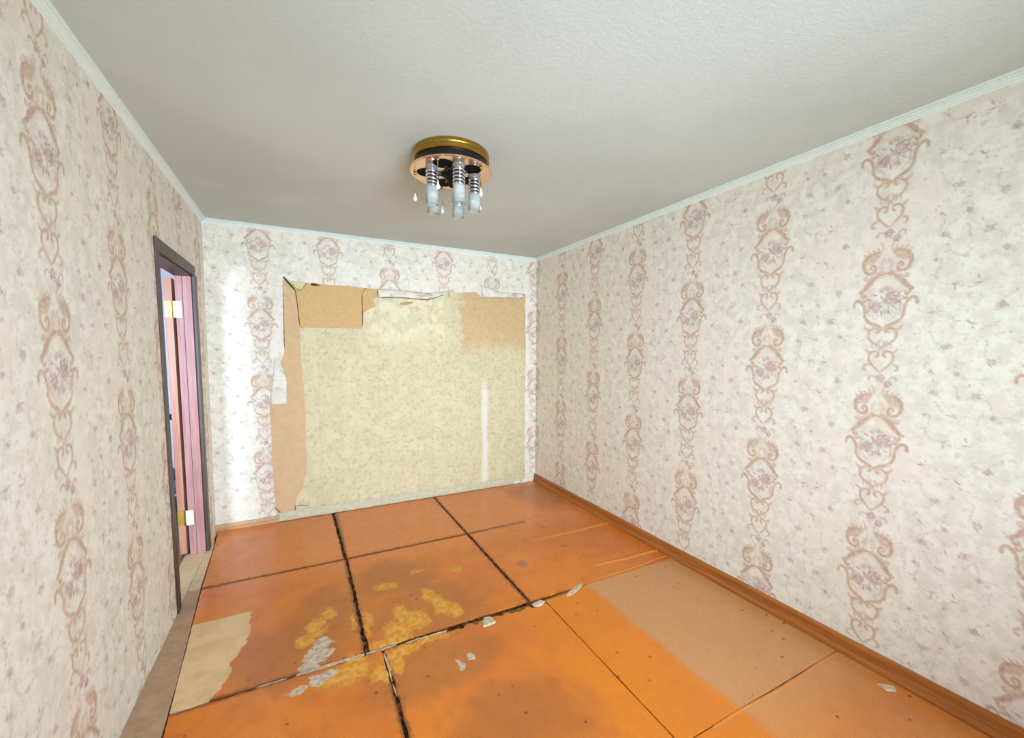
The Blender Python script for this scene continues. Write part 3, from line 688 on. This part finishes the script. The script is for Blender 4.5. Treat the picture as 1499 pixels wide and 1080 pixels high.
filler([(.44, 2.084), (.56, 2.082), (.66, 2.080)], .010, 5, .0005, None); filler([(-.22, 2.098), (-.10, 2.098)], .006, 6)
M_brownfill = plain('brown_crumbled_board', (138, 96, 58), .95, .1, var=.3, scale=60)
M_edge = plain('pale_chipped_edge', (214, 190, 158), .8, .2, var=.15, scale=50)
filler([(.78, 2.074), (.88, 2.066), (.96, 2.068)], .022, 7, -.001, M_brownfill); filler([(.98, 2.066), (1.08, 2.064), (1.17, 2.066)], .030, 8, -.001, M_brownfill)
filler([(1.18, 2.074), (1.26, 2.07)], .03, 9, -.001, M_brownfill)
def chip(pts, z0, th, name, label, seed, tilt=.25):
    r = np.random.RandomState(seed); bm = bmesh.new(); cx, cy = np.mean([p[0] for p in pts]), np.mean([p[1] for p in pts])
    a = [bm.verts.new((x, y, z0+th*.25*r.uniform(.4, 1)+max(0, tilt*(x-cx)))) for x, y in ragged(pts, .015, .0025, seed)]
    b = [bm.verts.new((cx+(v.co.x-cx)*.8, cy+(v.co.y-cy)*.72, v.co.z+th*r.uniform(.55, 1.0))) for v in a]; n = len(a)
    bm.faces.new(a[::-1]); bm.faces.new(b)
    for i in range(n): bm.faces.new((a[i], a[(i+1) % n], b[(i+1) % n], b[i]))
    return tag(obj(name, bm, M_edge), label, 'chip')
chip([(.845, 2.012), (.875, 2.005), (.925, 2.015), (.918, 2.075), (.885, 2.092), (.86, 2.06)], 0, .008, 'board_chip', 'ragged pale board chip standing at the broken middle of the wide joint', 1, .08)
chip([(1.185, 2.04), (1.235, 2.035), (1.275, 2.06), (1.25, 2.09), (1.19, 2.08)], 0, .006, 'board_chip', 'round tan board chip where the wide joint meets the right-hand joint', 2, .05)
chip([(1.415, 2.035), (1.50, 2.055), (1.575, 2.10), (1.585, 2.125), (1.52, 2.11), (1.43, 2.07)], 0, .003, 'board_chip', 'long whitish splinter lying at the right end of the wide joint', 3, .03)
chip([(2.285, .80), (2.315, .775), (2.34, .79), (2.32, .83), (2.295, .845)], 0, .006, 'board_chip', 'small pale scrap near the right skirting in the near corner', 4, .1)
# raised paint ridges on the right-hand sheet
def ridge(p, q, wdt, hgt):
    p, q = np.array(p), np.array(q); n = 24; bm = bmesh.new(); rows = []
    for i in range(n+1):
        t = i/n; c = p+(q-p)*t; e = min(1, 5*t)*1.0; wob = .004*math.sin(t*9)
        rows.append([bm.verts.new((c[0], c[1]+wob+d*wdt, .0002+hgt*e*h)) for d, h in ((-1, 0), (-.5, .8), (0, 1), (.5, .75), (1, 0))])
    for a, b in zip(rows, rows[1:]):
        for k in range(4): bm.faces.new((a[k], a[k+1], b[k+1], b[k]))
    o = obj('paint_ridge', bm, M_ridge, floor, True); return o
M_ridge = plain('orange_ridge_paint', (218, 132, 58), .35, .45, var=.05)
ridge((1.60, 2.800), (2.37, 2.806), .016, .005); ridge((1.79, 2.268), (2.37, 2.236), .018, .006); ridge((1.66, 2.115), (2.37, 2.140), .006, .003); ridge((1.44, 1.030), (2.37, 1.028), .006, .0015)

# ------------------------------------------------------------------ doorway
door = structure(empty('door_1', (-A, ON, 0)), 'doorway in dark brown casing with the leaf folded back into the hall')
def dpart(name, quads, mat, label=None, bev=0):
    """quads: list of ((x0,x1),(ya,yb at z0),(z0,z1)) boxes sheared by the same lens-distortion lean"""
    bm = bmesh.new()
    for (x0, x1), (ya, yb), (z0, z1) in quads:
        vs_ = box(bm, x0, x1, ya, yb, z0, z1)
        for v in vs_: v.co.y += dy(v.co.z)
    if bev: bevelled(bm, bev, 2)
    o = obj(name, bm, mat); o.parent = door; o.matrix_parent_inverse = Matrix.Translation((A, -ON, 0))
    if label: o['label'] = label
    return o
CW, CT = .066, .012
dpart('side_casing', [((-A, -A+CT), (ON-CW, ON), (0, OT+.002))], M_casing, bev=.003)
dpart('side_casing', [((-A, -A+.022), (OF, OF+CW), (0, OT+.002))], M_casing, bev=.003)
dpart('head_casing', [((-A, -A+CT+.002), (ON-CW, OF+CW), (OT, OT+CW+.004))], M_casing, bev=.003)
JX = -A-WT
dpart('jamb', [((JX, -A+.001), (ON-.001, ON+.012), (0, OT))], M_casing)
dpart('jamb', [((JX+.045, -A+.001), (OF-.018, OF+.001), (0, OT)), ((JX, JX+.040), (OF-.012, OF+.001), (0, OT))], M_jamb, 'pinkish far jamb')
dpart('head_jamb', [((JX, -A+.001), (ON, OF), (OT-.014, OT+.001))], M_casing)
leaf_o = dpart('leaf', [((JX-.060, JX-.018), (OF-.012, OF+.72), (.012, 2.005))], M_leaf, 'door leaf folded back, orange-brown edge')
for zc_ in (1.79, .285):
    bm = bmesh.new(); vs_ = box(bm, JX-.017, JX+.034, OF-.0215, OF-.0185, zc_-.055, zc_+.055)
    for v in vs_: v.co.y += dy(v.co.z)
    h = obj('hinge', bm, M_nickel); h.parent = door; h.matrix_parent_inverse = Matrix.Translation((A, -ON, 0))
    bm = bmesh.new(); vs_ = box(bm, JX-.060, JX-.017, OF-.0160, OF-.0125, zc_-.055, zc_+.055)
    for v in vs_: v.co.y += dy(v.co.z)
    tube(bm, [(JX-.016, OF-.021+dy(zc_), zc_-.056), (JX-.016, OF-.021+dy(zc_), zc_+.056)], .0055, 8)
    for dz in (-.035, 0, .035): lathe(bm, [(0, .001), (.004, .0)], (0, 0, 0), 6) if False else None
    k = obj('hinge_plate', bm, M_brass); k.parent = h; k['label'] = 'brass half of the hinge'
# what shows of the hall through the gap: a white door with a dark knob, a low dark cabinet
d2 = structure(empty('door_2', (-1.25, HY, 0)), 'white hall door with a dark round knob')
bm = bmesh.new(); box(bm, -1.75, -.80, HY-.045, HY-.002, .005, 2.05); bevelled(bm, .004)
M_whitedoor = plain('white_hall_door', (232, 228, 238), .4, .4, var=.02)
o = obj('panel', bm, M_whitedoor); o.parent = d2; o.matrix_parent_inverse = Matrix.Translation((1.25, -HY, 0))
bm = bmesh.new(); lathe(bm, [(0, 0), (.012, 0), (.012, .02), (.030, .032), (.034, .048), (.026, .064), (0, .068)], n=20)
bmesh.ops.rotate(bm, verts=bm.verts, cent=(0, 0, 0), matrix=Matrix.Rotation(math.pi/2, 3, 'X'))
bmesh.ops.translate(bm, verts=bm.verts, vec=(-1.188, HY-.045, .822))
o = obj('knob', bm, plain('dark_brown_knob', (46, 22, 14), .3, .5), smooth=True); o.parent = d2; o.matrix_parent_inverse = Matrix.Translation((1.25, -HY, 0))
def cabinet():
    t = tag(empty('low_cabinet', (-1.2, 5.1, 0)), 'low dark blue-black cabinet on the hall floor beyond the doorway', 'cabinet')
    def part(n, dims, mat):
        bm = bmesh.new(); box(bm, *dims); o_ = obj(n, bm, mat); o_.parent = t; o_.matrix_parent_inverse = Matrix.Translation((1.2, -5.1, 0))
    mk = plain('dark_slate', (30, 34, 40), .5, .4); mb = plain('steel_blue_front', (64, 96, 120), .35, .5)
    part('body', (-1.50, -.92, 4.96, 5.30, .02, .30), mk); part('drawer', (-1.46, -.96, 4.945, 4.958, .16, .27), mb); part('shelf_edge', (-1.50, -.92, 4.93, 4.958, .115, .135), plain('pale_blue_edge', (150, 176, 200), .4, .4))
    part('plinth', (-1.47, -.95, 4.99, 5.28, -.006, .02), mk)
cabinet()

# ------------------------------------------------------------------ ceiling lamp
def lamp():
    LC = (.742, 2.195)
    t = tag(empty('ceiling_lamp', (*LC, H)), 'round brass ceiling lamp with five glass tube shades and crystal drops', 'lamp')
    T = Matrix.Translation((-LC[0], -LC[1], -H))
    def part(name, bm, mat, par=None, smooth=True, label=None):
        o_ = obj(name, bm, mat, smooth=smooth); o_.parent = par or t
        if par is None: o_.matrix_parent_inverse = T
        if label: o_['label'] = label
        return o_
    C0 = (LC[0], LC[1], 0)
    bm = bmesh.new(); lathe(bm, [(0, H-.001), (.196, H-.001), (.200, H-.006), (.201, H-.020), (.199, H-.024), (.202, H-.030), (.202, H-.046), (.198, H-.050), (.190, H-.051), (.186, H-.046), (.0, H-.044)], C0, 64)
    part('brass_rim', bm, M_brass, smooth=False)
    bm = bmesh.new(); lathe(bm, [(0, H-.0445), (.190, H-.0445), (.190, H-.086), (.15, H-.091), (0, H-.091)], C0, 48)
    part('black_pan', bm, M_black, smooth=False)
    M_copper = plain('rose_copper_mirror', (236, 196, 164), .14, .5, .85, .02)
    bm = bmesh.new(); lathe(bm, [(.03, H-.0915), (.210, H-.0915), (.216, H-.094), (.216, H-.098), (.210, H-.101), (.03, H-.101), (.03, H-.0915)], C0, 64)
    part('mirror_plate', bm, M_copper, smooth=False)
    bm = bmesh.new(); lathe(bm, [(.0, H-.092), (.045, H-.1015), (.052, H-.108), (.040, H-.120), (.022, H-.134), (.012, H-.150), (.016, H-.160), (.010, H-.170), (0, H-.172)], C0, 24)
    part('hub', bm, M_black)
    M_chrome = plain('chrome', (215, 222, 228), .12, .5, 1.0, .02)
    M_frost = NT('frosted_glass', .35, .5); M_frost.color((.58, .62, .60)); M_frost.b.inputs['Transmission Weight'].default_value = .35
    M_frost.b.inputs['Subsurface Weight'].default_value = .0
    M_clear = NT('clear_glass', .04, .5); M_clear.color((.96, .98, .98)); M_clear.b.inputs['Transmission Weight'].default_value = 1.0; M_clear.b.inputs['IOR'].default_value = 1.45
    M_rimglass = NT('pale_rim_glass', .25, .5); M_rimglass.color((.80, .82, .80)); M_rimglass.b.inputs['Transmission Weight'].default_value = .75; M_rimglass.b.inputs['IOR'].default_value = 1.08
    M_hole = plain('dull_black', (10, 10, 9), .75, .12)
    M_smoke = plain('smoky_silver', (150, 154, 156), .25, .5, .6, .02)
    back = math.atan2(-LC[1], -LC[0])          # towards the camera
    for k in range(5):
        a = back+math.radians(18+72*k); x, y = LC[0]+.122*math.cos(a), LC[1]+.122*math.sin(a); c = (x, y, 0)
        zt = H-.101
        bm = bmesh.new(); lathe(bm, [(0, zt+.001), (.034, zt+.001), (.034, zt-.003), (.0285, zt-.005), (.0275, zt-.020), (0, zt-.020)], c, 24)
        s_ = part('shade', bm, M_smoke, label='glass tube shade in a chrome coil')
        inv = Matrix.Translation((-LC[0], -LC[1], -H)) if False else Matrix.Identity(4)
        bm = bmesh.new()                         # chrome coil
        pts = []; turns = 5.0; n = 100
        for i in range(n+1):
            q = i/n; th = q*turns*2*math.pi; pts.append((x+.0262*math.cos(th), y+.0262*math.sin(th), zt-.014-.088*q))
        tube(bm, pts, .0068, 7); o_ = part('coil', bm, M_chrome, s_)
        bm = bmesh.new(); lathe(bm, [(.0, zt-.028), (.021, zt-.028), (.0215, zt-.105), (0, zt-.105)], c, 20); part('sleeve', bm, plain('grey_sleeve', (70, 80, 92), .25, .5, .7) if k == 0 else bpy.data.materials['grey_sleeve'], s_)
        bm = bmesh.new(); lathe(bm, [(.0285, zt-.098), (.0305, zt-.106), (.0305, zt-.140), (.0300, zt-.160), (.024, zt-.166), (.0, zt-.168)], c, 28); part('frosted_tube', bm, M_frost, s_)
        bm = bmesh.new(); lathe(bm, [(.0322, zt-.140), (.0328, zt-.188), (.0312, zt-.189), (.0310, zt-.142), (.0322, zt-.140)], c, 28); part('glass_rim', bm, M_rimglass, s_)
    for k in range(5):
        a = back+math.radians(54+72*k)
        bm = bmesh.new(); c_ = (LC[0]+.128*math.cos(a), LC[1]+.128*math.sin(a), 0)  # flat black disc paints the darkness of an open hole in the plate
        lathe(bm, [(0, H-.1005), (.050, H-.1005), (.052, H-.1025), (.046, H-.1030), (0, H-.1015)], c_, 24); part('plate_hole_disc', bm, M_hole, smooth=False)
        bm = bmesh.new(); tube(bm, [(LC[0]+.03*math.cos(a), LC[1]+.03*math.sin(a), H-.110), (LC[0]+.075*math.cos(a), LC[1]+.075*math.sin(a), H-.104), (LC[0]+.10*math.cos(a), LC[1]+.10*math.sin(a), H-.1025)], .009, 8); part('arm', bm, M_black)
    for k in range(5):
        a = back+math.radians(-20+72*k); x, y = LC[0]+.190*math.cos(a), LC[1]+.190*math.sin(a); zt = H-.101
        bm = bmesh.new(); lathe(bm, [(0, 0), (.007, -.002), (.009, -.008), (.004, -.014), (0, -.015)], (x, y, zt), 12)
        p_ = part('pendant', bm, M_brass)
        bm = bmesh.new(); tube(bm, [(x, y, zt-.012), (x, y, zt-.110)], .0011, 5)
        for q in range(4): lathe(bm, [(0, .005), (.0035, 0), (0, -.005)], (x, y, zt-.030-.02*q), 8)
        part('bead_string', bm, M_clear, p_)
        bm = bmesh.new(); lathe(bm, [(0, -.104), (.0030, -.112), (.0055, -.124), (.0095, -.132), (.0100, -.139), (.0060, -.147), (0, -.150)], (x, y, zt), 10)
        part('crystal_drop', bm, plain('crystal_white', (244, 242, 238), .08, .8) if k == 0 else bpy.data.materials['crystal_white'], p_, smooth=False)
lamp()
